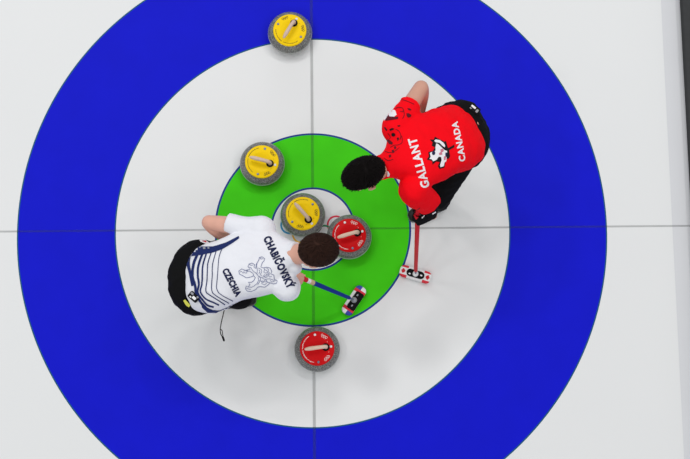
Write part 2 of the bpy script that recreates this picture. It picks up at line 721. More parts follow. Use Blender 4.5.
def make_broom(head_c, ang, top, mats, length, kind, grip_from, label, roll=0.0):
    """head_c: head centre on the ice; top: a point the shaft passes through; returns (root, shaft direction, socket)"""
    root = bpy.data.objects.new('curling_broom', None)
    root.location = head_c
    COL.objects.link(root)
    tag(root, label, 'curling broom')
    hd = bpy.data.objects.new('broom_head', rbox(0.198, 0.074, 0.001, 0.034, 0.028))
    COL.objects.link(hd)
    hd.parent = root
    hd.rotation_euler = (0, 0, ang)
    hd.data.materials.append(head_mat(kind + ' head cover', kind))
    shade(hd.data)
    if kind == 'tricolour':
        me = rbox(0.120, 0.056, 0.030, 0.042, 0.012, 0.004)
        me.transform(Matrix.Translation((0, -0.010, 0)))
    else:
        me = rbox(0.112, 0.046, 0.030, 0.042, 0.022, 0.004)
    link('mounting_plate', me, M['black'], hd)
    for s in (1, -1):
        me = flat_poly([[(s * 0.036 + x * 0.6, -0.004 + y * 0.6 + s * 0.004) for x, y in ((-0.012, -0.006), (0.010, -0.010), (0.013, 0.004), (-0.008, 0.008))]], 0.0425)
        link('plate_marking', me, M['pgrey' if kind == 'tricolour' else 'white'], hd, smooth=False)
    if kind != 'tricolour':
        leaf = [(0, 12), (2.2, 8), (4.6, 9), (4, 4.5), (7, 7), (8, 5), (11, 5.5), (9.5, 2), (11, 0.5), (5, -5), (5.6, -7), (0.6, -6.2), (0.6, -11), (-0.6, -11), (-0.6, -6.2), (-5.6, -7), (-5, -5), (-11, 0.5), (-9.5, 2), (-11, 5.5), (-8, 5), (-7, 7), (-4, 4.5), (-4.6, 9), (-2.2, 8)]
        for s in (1, -1):
            me = flat_poly([[(s * (0.076 + y * 0.0014), x * 0.0014) for x, y in leaf]], 0.0345)
            link('leaf_print', me, M['pred'], hd, smooth=False)
    js = lathe([(0.0, 0.058), (0.012, 0.056), (0.017, 0.048), (0.019, 0.040)], 20)
    link('swivel_joint', bm_mesh(js), M['white' if kind != 'tricolour' else 'pgrey'], hd)
    sock = head_c + V((0, 0, 0.048))
    d = (top - sock).normalized()

    def piece(name, a, b, ra, rb, m, lab=None):
        bm = bmesh.new()
        tube(bm, [sock + d * a, sock + d * b], [ra, rb], 18, 1, True, False)
        o = link(name, bm_mesh(bm), m, root, head_c)
        if lab:
            o['label'] = lab
        return o
    piece('shaft_ferrule', 0.0, 0.06, 0.006, 0.008, M['steel'])
    piece('shaft', 0.045, grip_from, 0.0115, 0.0148, mats[0])
    if len(mats) > 1:
        piece('grip_tape', grip_from - 0.002, grip_from + 0.03, 0.0152, 0.0152, mats[1], 'beige tape band')
        piece('grip_band', grip_from + 0.03, grip_from + 0.055, 0.0153, 0.0153, M['white'], 'white band')
        piece('grip_end', grip_from + 0.055, length, 0.0153, 0.0148, M['pred'], 'red handle end')
    else:
        piece('handle_end', grip_from - 0.002, length, 0.0150, 0.0138, M['shaft_r'])
    return root, d, sock


hc = W(354, 300.5, 0.02)
hc.z = 0.0015
ang = math.atan2(-(288.5 - 313.5), 363 - 346)
top1 = W(303.0, 278.5, 0.36)
broom1, d1, s1 = make_broom(hc, ang, top1, [M['shaft_b'], M['tape']], 0.72, 'tricolour', 0.36,
                            'blue shafted curling broom with red, white and blue head on the green ring')
hc = W(415.3, 274.3, 0.02)
hc.z = 0.0015
ang = math.atan2(-(278 - 270.5), 428 - 403)
top2 = W(417.5, 221, 0.70)
broom2, d2, s2 = make_broom(hc, ang, top2, [M['shaft_r']], 0.80, 'flag', 0.70,
                            'red shafted curling broom with maple leaf head on white ice')


# ------------------------------------------------------------------ people
def hand(bm, wrist, d, n, s, curl=(20, 25, 15), thumb=35, size=1.0, fat=0.0):
    """d towards the fingers, n out of the back of the hand, s towards the thumb"""
    d, s = d.normalized(), s.normalized()
    n = n.normalized()
    k = size
    loft(bm, [(wrist - d * 0.02 * k, s, n, (0.026 + fat) * k, (0.020 + fat) * k), (wrist + d * 0.02 * k, s, n, (0.032 + fat) * k, (0.019 + fat) * k),
              (wrist + d * 0.06 * k, s, n, (0.041 + fat) * k, (0.016 + fat) * k), (wrist + d * 0.092 * k, s, n, (0.041 + fat) * k, (0.013 + fat) * k), (wrist + d * 0.10 * k, s, n, (0.034 + fat) * k, (0.009 + fat) * k)], 18, 2.6)
    for i, (off, ln) in enumerate(((0.031, 0.072), (0.0105, 0.081), (-0.0105, 0.076), (-0.031, 0.060))):
        p = wrist + (d * (0.088 - 0.006 * (i == 3)) + s * off) * k
        pts = [p.copy()]
        a = 0.0
        for seg_, c in zip((0.44, 0.31, 0.25), curl):
            a += math.radians(c)
            p = p + (d * math.cos(a) - n * math.sin(a)) * (ln * seg_ * k)
            pts.append(p.copy())
        r = (0.0088 + fat) * k
        tube(bm, pts, [r, r * 0.97, r * 0.9, r * 0.78], 10, 3)
    p = wrist + (d * 0.024 + s * 0.026 - n * 0.004) * k
    t = math.radians(thumb)
    q1 = p + (d * math.cos(t) * 0.035 + s * math.sin(t) * 0.035 - n * 0.010) * k
    q2 = q1 + (d * math.cos(t * 0.6) * 0.028 + s * math.sin(t * 0.6) * 0.022 - n * 0.014) * k
    q3 = q2 + (d * 0.020 - n * 0.014 + s * 0.004) * k
    r = (0.011 + fat) * k
    tube(bm, [p, q1, q2, q3], [r * 1.25, r, r * 0.92, r * 0.75], 10, 3)


def head_shape(bm, c, f, u):
    """head with a face: f forwards, u towards the crown"""
    f, u = f.normalized(), u.normalized()
    s = u.cross(f).normalized()

    def P(x, y, z):
        return c + f * x + s * y + u * z
    ax = (f, s, u)
    ellipsoid(bm, P(-0.012, 0, 0.032), ax, (0.096, 0.075, 0.086))
    ellipsoid(bm, P(0.028, 0, -0.022), ax, (0.066, 0.064, 0.082))
    ellipsoid(bm, P(0.046, 0, -0.082), ax, (0.044, 0.044, 0.034))
    ellipsoid(bm, P(0.070, 0, -0.100), ax, (0.022, 0.026, 0.019))
    for q in (1, -1):
        tube(bm, [P(-0.012, q * 0.058, -0.045), P(0.02, q * 0.052, -0.082), P(0.056, q * 0.026, -0.102)], [0.020, 0.020, 0.018], 10, 3)
        ellipsoid(bm, P(0.060, q * 0.040, -0.028), ax, (0.026, 0.022, 0.022))
        tube(bm, [P(0.086, q * 0.014, 0.028), P(0.080, q * 0.038, 0.031), P(0.066, q * 0.056, 0.022)], [0.008, 0.009, 0.007], 8, 3)
        ellipsoid(bm, P(-0.006, q * 0.084, -0.012), (f, s, u), (0.022, 0.010, 0.034))
        ellipsoid(bm, P(-0.014, q * 0.091, 0.002), (f, s, u), (0.016, 0.007, 0.021))
    tube(bm, [P(0.088, 0, 0.018), P(0.102, 0, -0.010), P(0.113, 0, -0.030)], [0.009, 0.0105, 0.013], 10, 3)
    for q in (1, -1):
        ball(bm, P(0.098, q * 0.012, -0.034), 0.009, 2)
    ellipsoid(bm, P(0.088, 0, -0.058), ax, (0.009, 0.024, 0.006), 2)
    ellipsoid(bm, P(0.087, 0, -0.068), ax, (0.010, 0.021, 0.007), 2)
    return P, s


def make_hair(name, P, f, u, s, mats, hairline, thick, ntuft, tlen, seed, crown=(-0.055, 0.0), fade=None, lx=1.0, ly=1.0):
    rnd = random.Random(seed)
    bm = bmesh.new()
    c = P(-0.013, 0, 0.034)
    rad = (0.097 + thick * lx, 0.076 + thick * ly, 0.088 + thick)
    bmesh.ops.create_icosphere(bm, subdivisions=5, radius=1.0)
    kill = []
    for v in bm.verts:
        x, y, z = v.co.x * rad[0] - 0.013, v.co.y * rad[1], v.co.z * rad[2] + 0.034
        if z < hairline(x, y):
            kill.append(v)
    bmesh.ops.delete(bm, geom=kill, context='VERTS')
    for v in bm.verts:
        x, y, z = v.co.x * rad[0] - 0.013, v.co.y * rad[1], v.co.z * rad[2] + 0.034
        w = min(1.0, max(0.0, (z - hairline(x, y)) / 0.03))
        k = 1 + 0.09 * w * noise.noise(V((x, y, z)) * 32) - (1 - w) * 0.06
        v.co = P(-0.013 + (x + 0.013) * k, y * k, 0.034 + (z - 0.034) * k)
    for fc in bm.faces:
        fc.material_index = 0
    base_faces = len(bm.faces)
    made = 0
    while made < ntuft:
        th = rnd.uniform(0, 2 * PI)
        cz = rnd.uniform(-0.75, 1.0)
        sr = math.sqrt(1 - cz * cz)
        n = V((sr * math.cos(th), sr * math.sin(th), cz))
        x, y, z = n.x * rad[0] - 0.013, n.y * rad[1], n.z * rad[2] + 0.034
        h = hairline(x, y)
        if z < h + 0.002:
            continue
        # growth runs away from the whorl at the crown
        g = V((x - crown[0], y - crown[1], 0.35 * (z - 0.12)))
        g.x += 0.02
        nn = V((n.x / rad[0], n.y / rad[1], n.z / rad[2])).normalized()
        g = g - nn * g.dot(nn)
        if g.length < 1e-4:
            continue
        g.normalize()
        g = (g + nn.cross(g) * rnd.uniform(-0.9, 0.9)).normalized()
        L = tlen * rnd.uniform(0.6, 1.25)
        if fade and z < h + fade:
            L *= 0.4
        side = nn.cross(g).normalized()
        w = rnd.uniform(0.0018, 0.0042)
        p = V((x, y, z)) - nn * 0.002
        pts = [p, p + g * L * 0.4 + nn * L * 0.20, p + g * L * 0.75 + nn * L * 0.24, p + g * L + nn * L * rnd.uniform(0.08, 0.26)]
        prev = None
        for i, q in enumerate(pts):
            ww = w * (1, 1, 0.75, 0.15)[i]
            a, b, e = q - side * ww, q + side * ww, q + nn * ww * 0.8
            tri = [bm.verts.new(P(*t)) for t in (a, b, e)]
            if prev:
                for k in range(3):
                    bm.faces.new((prev[k], prev[(k + 1) % 3], tri[(k + 1) % 3], tri[k]))
            prev = tri
        made += 1
    me = bm_mesh(bm)
    return me


def eyes(P, f, parent, base):
    for q in (1, -1):
        bm = bmesh.new()
        ball(bm, P(0.0815, q * 0.031, 0.010), 0.012, 2)
        e_ = link('eye', bm_mesh(bm), M['eye'], parent, base)
        bm = bmesh.new()
        ball(bm, P(0.0887, q * 0.0305, 0.0095), 0.0056, 2)
        link('iris', bm_mesh(bm), M['shoe'], e_, base)


def make_shoe(toe, heel, parent, base):
    d = (toe - heel)
    d.z = 0
    L = d.length
    d.normalize()
    s = V((0, 0, 1)).cross(d)
    up = V((0, 0, 1))
    z0 = 0.0012
    bm = bmesh.new()
    secs = []
    for t, hw, h in ((0.0, 0.022, 0.05), (0.03, 0.034, 0.085), (0.10, 0.038, 0.10), (0.2, 0.037, 0.108), (0.34, 0.036, 0.098), (0.5, 0.040, 0.080), (0.68, 0.046, 0.062), (0.84, 0.044, 0.052), (0.95, 0.034, 0.044), (1.0, 0.018, 0.034)):
        secs.append((V((heel.x, heel.y, z0 + 0.012 + (h - 0.012) / 2)) + d * (t * L), s, up, hw, (h - 0.012) / 2))
    loft(bm, secs, 24, 2.4)
    sh = link('shoe', bm_mesh(bm), M['shoe'], parent, base)
    bm = bmesh.new()
    secs = []
    for t, hw in ((-0.01, 0.02), (0.03, 0.036), (0.2, 0.039), (0.45, 0.039), (0.68, 0.049), (0.84, 0.047), (0.96, 0.036), (1.01, 0.018)):
        secs.append((V((heel.x, heel.y, z0 + 0.0075)) + d * (t * L), s, up, hw, 0.0075))
    loft(bm, secs, 24, 5)
    link('sole', bm_mesh(bm), M['sole'], sh)
    ch = sh.children[0]
    ch.data.transform(Matrix.Translation(-base))
    return sh


def bvh_of(me):
    bm = bmesh.new()
    bm.from_mesh(me)
    b = BVHTree.FromBMesh(bm)
    bm.free()
    return b


def torso_secs(rows, side):
    """rows: (u, v, z, half width, half depth) hem to neck"""
    cs = [W(*r[:3]) for r in rows]
    out = []
    for i, r in enumerate(rows):
        t = (cs[min(i + 1, len(rows) - 1)] - cs[max(i - 1, 0)]).normalized()
        s = (side - t * side.dot(t)).normalized()
        out.append((cs[i], s, s.cross(t).normalized(), r[3], r[4]))
    return out


def smooth_secs(secs, n=4):
    cs = catmull([V((*c, )) for c, *_ in secs], n)
    w = catmull([V((a, b, 0)) for *_, a, b in secs], n)
    ss = catmull([s for _, s, *_ in secs], n)
    nn = catmull([s for _, _, s, *_ in secs], n)
    return [(c, s.normalized(), q.normalized(), x.x, x.y) for c, s, q, x in zip(cs, ss, nn, w)]


UP = V((0, 0, 1))

# =================================================================== player in white
hip = W(194, 277, 0.63)
base = V((-0.50, -0.33, 0.0))
shL, shR = W(262, 229, 0.80), W(283, 285, 0.80)
elL, wrL = W(209, 222.5, 0.73), W(234, 243.5, 0.53)
knL, knR = W(240, 251, 0.46), W(241, 296, 0.46)
hipL, hipR = W(198, 262, 0.61), W(203, 289, 0.61)
anL, anR = V((-0.56, -0.245, 0.10)), V((-0.555, -0.415, 0.10))
headc = W(315.5, 251, 0.93)
fwd = V((1, 0.06, 0)).normalized()
pt = math.radians(50)
hf = fwd * math.cos(pt) - UP * math.sin(pt)
hu = fwd * math.sin(pt) + UP * math.cos(pt)
lat = V((-fwd.y, fwd.x, 0))          # the player's left

bm = bmesh.new()
P1, sax = head_shape(bm, headc, hf, hu)
tube(bm, [W(284, 257, 0.81), W(292, 255, 0.855), W(301, 253.5, 0.885), P1(-0.02, 0, -0.03)], [0.075, 0.060, 0.057, 0.058], 18, 4)
loft(bm, smooth_secs(torso_secs([(196, 277, 0.62, 0.15, 0.10), (212, 274, 0.67, 0.145, 0.10), (235, 269, 0.73, 0.155, 0.10), (258, 262, 0.77, 0.165, 0.10), (276, 258, 0.80, 0.13, 0.08), (287, 256, 0.82, 0.07, 0.06)], lat)), 28, 2.2)
for sh in (shL, shR):
    ball(bm, sh, 0.058)
tube(bm, [shL, shL.lerp(elL, 0.5), elL], [0.054, 0.051, 0.043], 16, 5)
tube(bm, [elL, elL.lerp(wrL, 0.3), wrL], [0.043, 0.047, 0.030], 16, 5)
hd_ = (W(244, 250, 0.50) - wrL).normalized()
nrm = (UP - hd_ * UP.dot(hd_)).normalized()
hand(bm, wrL, hd_, nrm, hd_.cross(nrm) * (1 if hd_.cross(nrm).dot(V((0, -1, 0))) > 0 else -1), (15, 35, 30))
# right arm hangs to the broom
grip1 = s1 + d1 * 0.50
gd = V((1.5, 1.0, 0.1))
gd = (gd - d1 * gd.dot(d1)).normalized()
gs = -d1
gn = gs.cross(gd).normalized()
wr = grip1 - gd * 0.080 + gn * 0.027
elR = W(287, 287, 0.55)
tube(bm, [shR, shR.lerp(elR, 0.5), elR], [0.054, 0.050, 0.043], 16, 5)
tube(bm, [elR, elR.lerp(wr, 0.3), wr], [0.043, 0.046, 0.029], 16, 5)
hand(bm, wr, gd, gn, gs, (62, 78, 45), 40)
for a, b, c in ((hipL, knL, anL), (hipR, knR, anR)):
    tube(bm, [a, a.lerp(b, 0.5), b], [0.085, 0.072, 0.055], 18, 5)
    tube(bm, [b, b.lerp(c, 0.3), c], [0.055, 0.056, 0.036], 16, 5)
    tube(bm, [c, V((c.x + 0.05, c.y, 0.06)), V((c.x + 0.12, c.y, 0.045))], [0.036, 0.034, 0.026], 12, 3)
body1 = link('person', fuse(bm, 0.005, 5), M['skin'])
body1.data.transform(Matrix.Translation(-base))
body1.location = base
tag(body1, 'crouching person in white printed shirt and black trousers holding blue shafted broom', 'person')
eyes(P1, hf, body1, base)


def line1(x, y):
    # front high on the brow, low at the nape
    t = min(1, max(0, (0.085 - x) / 0.17))
    return 0.072 - 0.135 * t - (0.012 if abs(y) > 0.06 and -0.03 < x < 0.03 else 0) + (0.02 if abs(y) > 0.05 and -0.03 < x < 0.03 else 0)


link('hair', make_hair('hair', P1, hf, hu, sax, None, line1, 0.013, 3600, 0.030, 11, (-0.075, 0.02), None, 1.0, 0.75), M['hair'], body1, base)

# shirt
bm = bmesh.new()
loft(bm, smooth_secs(torso_secs([(200.5, 281, 0.63, 0.175, 0.12), (205, 280.5, 0.66, 0.192, 0.13), (214, 277.5, 0.695, 0.196, 0.132), (230, 270, 0.745, 0.185, 0.135), (254, 263, 0.775, 0.195, 0.13), (270, 259, 0.80, 0.19, 0.11), (281, 256.5, 0.825, 0.135, 0.085), (289, 255, 0.845, 0.088, 0.070), (294.5, 254.2, 0.862, 0.070, 0.062), (297, 254, 0.872, 0.068, 0.060)], lat)), 40, 2.3)
ball(bm, W(293.5, 267, 0.825), 0.050)
ball(bm, shL, 0.078)
ball(bm, shR + V((0.012, -0.008, 0)), 0.082)
e = shL.lerp(elL, 0.66) + V((0, 0.012, 0.012))
tube(bm, [shL, shL.lerp(elL, 0.35), e], [0.076, 0.060, 0.057], 22, 5, False)
e = shR.lerp(elR, 0.8) + V((0.004, 0, 0))
tube(bm, [shR + V((0.02, -0.01, 0)), shR.lerp(elR, 0.35) + V((0.015, -0.01, 0)), e], [0.082, 0.078, 0.074], 22, 5, False)
sm = fuse(bm, 0.006, 8)


def folds1(p, n):
    a = noise.noise(V((p.x * 7, p.y * 15, p.z * 7)))
    b = noise.noise(V((p.x * 20 + p.y * 10, p.y * 26, p.z * 14 + 5)))
    return a * 0.7 + b * 0.4


wrinkle(sm, 0.009, folds1)
bvS = bvh_of(sm)
shirt1 = link('shirt', sm, M['wshirt'], body1, base)


def put(name, me, m, parent, base, label=None):
    o = link(name, me, m, parent, base, smooth=True)
    if label:
        o['label'] = label
    return o


put('lettering', text_print('CHABIČOVSKÝ', (262.8, 238.6), (287.6, 289.6), 8.2, bvS, 0.058), M['ink'], shirt1, base, 'navy surname CHABIČOVSKÝ')
put('lettering', text_print('CZECHIA', (221.8, 270.6), (235.8, 297.2), 7.0, bvS, 0.062), M['ink'], shirt1, base, 'navy word CZECHIA')
# stripes of the lower back
strips = [
    ([(221.7, 249.7), (219.2, 257.5), (218.2, 267.4), (217.4, 279), (216.8, 288.7), (221.2, 294.6), (233, 301.0)], 0.5, 0.5),
    ([(216.3, 251.2), (212.8, 264.4), (212.4, 276.2), (211.9, 290.2), (216.3, 295.6), (229, 303.2)], 0.55, 0.6),
    ([(211.4, 252.6), (207.9, 264.4), (207.2, 279.1), (206, 290.7), (209.4, 294.6), (217.3, 299.5), (225, 304.6)], 0.7, 0.7),
    ([(206.5, 253.6), (203, 265.4), (202.5, 276), (202, 284.8), (200.6, 291.7), (205.5, 298.5), (213.3, 302.2), (219, 305)], 1.1, 1.1),
    ([(202.5, 254.2), (198.6, 265.4), (198, 275), (199, 284.8), (197.8, 292.4), (202.5, 299.5), (207.5, 305.0), (213.8, 306.9)], 1.6, 1.3),
    ([(197.6, 254.2), (193.7, 264.4), (192.7, 276.2), (195.2, 285), (196.2, 293.0), (200.5, 301.4), (205.5, 307.4), (212.4, 311.0)], 2.0, 1.7),
    ([(190.6, 252.0), (188.4, 262.5), (190.3, 273.2), (192.6, 286)], 2.8, 1.6),
]
for s_, a, b in strips:
    s_ = [tuple(q) for q in catmull([V((x, y, 0)) for x, y in s_], 4)]
    s_ = [(q[0] + 0.18 * noise.noise(V((q[0], q[1], 2))), q[1]) for q in s_]
    put('stripe', drop(decal_bm(stroke(s_, a * 1.35, b * 1.35), 2), bvS), M['navy'], shirt1, base)
O, S = (180, 235), 10.2
put('side_panel', drop(decal_bm([px([(100, 168), (150, 140), (200, 120), (340, 118), (470, 78), (600, 12), (606, 34), (540, 82), (430, 148), (330, 182), (210, 205), (120, 218)], O, S)], 2), bvS), M['navy'], shirt1, base, 'navy panel along the left flank')
O = (180, 275)
put('side_panel', drop(decal_bm([px([(215, 260), (300, 352), (400, 362), (490, 325), (565, 278), (590, 285), (560, 330), (500, 362), (420, 400), (310, 408), (225, 330)], O, S)], 2), bvS), M['navy'], shirt1, base, 'navy panel along the right flank')
for q in ([(196, 128), (215, 118), (220, 130), (200, 138)], [(236, 128), (262, 124), (264, 146), (240, 148)], [(282, 130), (300, 124), (306, 140), (288, 144)]):
    put('flank_mark', drop(decal_bm([px(q, (180, 235), S)], 2), bvS, 2, 0.004), M['pgrey'], shirt1, base)
# rampant lion crest in line work
O, S = (236, 254), 11.48
lion = [
    [(262, 70), (268, 40), (300, 32), (330, 52), (322, 78), (300, 104), (286, 150), (318, 160), (352, 152), (392, 162), (410, 200), (398, 226), (432, 240), (440, 290), (474, 308), (466, 336), (424, 342), (392, 330), (372, 350), (330, 380), (282, 372), (250, 378), (226, 408), (176, 428), (130, 424), (108, 398), (118, 366), (142, 376), (160, 346), (140, 322), (176, 326), (206, 304), (222, 270), (204, 248), (176, 262), (150, 268), (118, 274), (84, 252), (40, 230), (32, 196), (66, 170), (98, 184), (88, 212), (120, 218), (134, 190), (112, 186), (164, 176), (138, 146), (150, 116), (186, 104), (216, 124), (206, 150), (228, 170), (232, 120), (262, 70)],
    [(150, 150), (176, 160), (190, 190), (222, 212), (246, 236), (262, 262), (300, 268), (340, 250), (372, 250)],
    [(262, 72), (244, 100), (236, 140), (246, 180), (240, 230)],
    [(318, 160), (330, 180), (318, 206), (340, 218), (370, 208), (374, 178), (352, 166)],
    [(300, 280), (340, 290), (380, 282), (410, 290), (432, 300)],
    [(270, 300), (300, 320), (350, 318), (390, 330)],
    [(142, 376), (180, 380), (206, 366), (240, 340), (262, 300), (252, 268)],
    [(98, 184), (130, 200), (160, 196), (196, 222), (204, 248)],
    [(256, 160), (290, 176), (296, 206), (276, 232), (300, 250)],
    [(300, 300), (296, 340), (330, 352), (352, 332)],
    [(392, 226), (372, 236), (384, 262), (410, 256)],
    [(330, 180), (352, 188), (362, 204)], [(340, 240), (366, 228), (388, 210)], [(262, 180), (276, 200), (262, 224)],
    [(310, 330), (324, 300), (348, 300), (362, 330)], [(392, 300), (404, 320), (430, 316), (446, 300)], [(268, 250), (284, 280), (270, 320), (250, 350)],
    [(330, 232), (316, 250), (336, 270), (360, 262)], [(150, 120), (172, 130), (196, 128)], [(44, 206), (66, 200), (84, 222)], [(120, 392), (144, 400), (170, 404)], [(274, 44), (286, 58), (312, 54)],
]
polys = []
for k, c in enumerate(lion):
    polys += stroke(px(c, O, S), 0.62 if k == 0 else 0.5)
put('lion_crest', drop(decal_bm(polys, 2), bvS), M['lineart'], shirt1, base, 'lion crest in blue grey outline')

# trousers
bm = bmesh.new()
tor = (W(250, 265, 0.72) - hip).normalized()
ellipsoid(bm, W(198.5, 277.5, 0.605), (tor, lat, tor.cross(lat).normalized()), (0.185, 0.222, 0.145))
for a, b, c, o in ((hipL, knL, anL, 1), (hipR, knR, anR, -1)):
    tube(bm, [a + tor * 0.01, a.lerp(b, 0.5), b], [0.112, 0.098, 0.076], 22, 5)
    tube(bm, [b, b.lerp(c, 0.4), V((c.x, c.y, 0.11))], [0.076, 0.074, 0.062], 20, 5, False)
tm = fuse(bm, 0.007, 8)
wrinkle(tm, 0.006, lambda p, n: noise.noise(p * 16) + 0.5 * noise.noise(p * 34))
bvT = bvh_of(tm)
trs1 = link('trousers', tm, M['trous'], body1, base)
put('white_label', drop(decal_bm([[(198.8, 239.4), (203.1, 238.2), (209.2, 243.0), (208.4, 245.3), (200.5, 242.0)]], 2), bvT), M['pwhite'], trs1, base, 'small white and red label')
put('label_mark', drop(decal_bm([[(201.2, 239.9), (203.2, 239.2), (206.4, 241.9), (205.8, 243.0), (202.2, 241.4)]], 2), bvT, 2, 0.004), M['pred'], trs1, base)
put('yellow_patch', drop(decal_bm([[(183.4, 300.5), (185.2, 299.2), (187.0, 301.0), (190.6, 304.9), (189.0, 307.2), (186.0, 305.0)]], 2), bvT), M['pyellow'], trs1, base, 'pale yellow patch')
# transmitter pack clipped to the waistband
hit = bvS.ray_cast(CAM_LOC, ray(194.5, 297.0))
q = hit[0] if hit[0] else W(194.5, 297, 0.72)


def pack(parent, base, q, d, items):
    d.z = 0
    d.normalize()
    s = V((0, 0, 1)).cross(d)
    pm = rbox(0.062, 0.042, -0.012, 0.012, 0.008, 0.004)
    mt = Matrix((d, s, UP)).transposed().to_4x4()
    mt.translation = q
    pm.transform(mt)
    o = link('microphone_pack', pm, M['black'], parent, base)
    o['label'] = 'black clip on pack with grey marks'
    for x, y, w, h, m in items:
        me = rbox(w, h, 0.012, 0.0145, min(w, h) * 0.3, 0.001)
        me.transform(mt @ Matrix.Translation((x, y, 0)))
        link('pack_mark', me, m, o, base)
    return o


pack(trs1, base, q + V((-0.004, 0, 0.006)), V((0.8, -0.7, 0)), [(-0.017, 0.008, 0.018, 0.012, M['pgrey']), (0.008, -0.004, 0.024, 0.016, M['white']), (0.02, 0.012, 0.012, 0.01, M['pgrey']), (-0.012, -0.012, 0.012, 0.008, M['white'])])
# loose drawstring
bm = bmesh.new()
cp = [W(224.5, 309, 0.60), W(222.8, 316, 0.56), W(221.2, 323, 0.49), W(220.2, 330, 0.43), W(221.0, 334.5, 0.39), W(223.4, 338.5, 0.36)]
tube(bm, cp, [0.0028] * 6, 8, 4)
cp2 = [W(220.3, 329, 0.44), W(222.0, 330.5, 0.43), W(222.6, 334, 0.40), W(223.6, 339, 0.355)]
tube(bm, cp2, [0.0028, 0.0025, 0.0025, 0.0028], 8, 4)
tube(bm, [W(222.9, 337.4, 0.365), W(224.0, 340.4, 0.345)], [0.0062, 0.0062], 10, 1, True, False)
put('drawstring', bm_mesh(bm), M['trous'], trs1, base, 'black drawstring hanging loose')
make_shoe(V((-0.365, -0.225, 0)), V((-0.625, -0.25, 0)), body1, base)
make_shoe(V((-0.352, -0.440, 0)), V((-0.61, -0.415, 0)), body1, base)

# =================================================================== player in red
base2 = V((0.76, 0.28, 0.0))
shR2, shL2 = W(396, 128, 1.06), W(413, 190, 1.06)
elR2, wrR2 = W(421, 88, 0.97), W(420, 112, 0.74)
elL2 = W(428, 203, 0.86)
hip2 = W(467, 132, 0.83)
hipR2, hipL2 = W(462, 120, 0.81), W(465, 142, 0.81)
knR2, knL2 = W(420, 128, 0.50), W(438, 196.5, 0.50)
anL2 = W(438, 204, 0.0)
anL2.z = 0.10
anR2 = V((0.72, 0.47, 0.10))
head2 = W(363.5, 175, 1.20)
fw2 = V((-0.90, -0.42, 0)).normalized()
p2 = math.radians(27)
hf2 = fw2 * math.cos(p2) - UP * math.sin(p2)
hu2 = fw2 * math.sin(p2) + UP * math.cos(p2)
lat2 = V((-fw2.y, fw2.x, 0))        # the player's left

bm = bmesh.new()
P2, sax2 = head_shape(bm, head2, hf2, hu2)
tube(bm, [W(397, 161, 1.07), W(389, 164.5, 1.11), W(381, 168, 1.14), P2(-0.02, 0, -0.03)], [0.078, 0.062, 0.059, 0.060], 18, 4)
loft(bm, smooth_secs(torso_secs([(468, 131, 0.82, 0.155, 0.10), (455, 136, 0.89, 0.145, 0.10), (435, 145, 0.97, 0.155, 0.10), (416, 153, 1.03, 0.165, 0.10), (403, 158, 1.065, 0.135, 0.08), (394, 162, 1.085, 0.07, 0.06)], lat2)), 28, 2.2)
for sh in (shL2, shR2):
    ball(bm, sh, 0.058)
tube(bm, [shR2, shR2.lerp(elR2, 0.5), elR2], [0.054, 0.050, 0.044], 16, 5)
tube(bm, [elR2, elR2.lerp(wrR2, 0.3), wrR2], [0.044, 0.047, 0.030], 16, 5)
hd_ = (W(416, 122, 0.60) - wrR2).normalized()
nrm = (V((0.3, 0.9, 0.6)))
nrm = (nrm - hd_ * nrm.dot(hd_)).normalized()
hand(bm, wrR2, hd_, nrm, nrm.cross(hd_), (15, 30, 25))
grip2 = s2 + d2 * 0.735
gd2 = V((-0.75, -0.55, -0.45))
gd2 = (gd2 - d2 * gd2.dot(d2)).normalized()
gs2 = d2.copy()
gn2 = gs2.cross(gd2).normalized()
wr2 = grip2 - gd2 * 0.080 + gn2 * 0.028
tube(bm, [shL2, shL2.lerp(elL2, 0.5), elL2], [0.054, 0.050, 0.044], 16, 5)
tube(bm, [elL2, elL2.lerp(wr2, 0.35), wr2], [0.044, 0.046, 0.030], 16, 5)
hand(bm, wr2, gd2, gn2, gs2, (62, 78, 45), 40)
for a, b, c in ((hipL2, knL2, anL2), (hipR2, knR2, anR2)):
    tube(bm, [a, a.lerp(b, 0.5), b], [0.085, 0.072, 0.055], 18, 5)
    tube(bm, [b, b.lerp(c, 0.3), c], [0.055, 0.056, 0.036], 16, 5)
    tube(bm, [c, V((c.x - 0.05, c.y - 0.02, 0.06)), V((c.x - 0.11, c.y - 0.05, 0.045))], [0.036, 0.034, 0.026], 12, 3)
body2 = link('person', fuse(bm, 0.005, 5), M['skin_b'])
body2.data.transform(Matrix.Translation(-base2))
body2.location = base2
tag(body2, 'bending person in red printed shirt and black trousers holding red shafted broom', 'person')
eyes(P2, hf2, body2, base2)


def line2(x, y):
    t = min(1, max(0, (0.085 - x) / 0.17))
    return 0.074 - 0.085 * t + (0.018 if abs(y) > 0.05 and -0.04 < x < 0.04 else 0)


link('hair', make_hair('hair', P2, hf2, hu2, sax2, None, line2, 0.015, 3000, 0.032, 23, (-0.05, 0.01), 0.03, 1.5, 0.3), M['hair_b'], body2, base2)

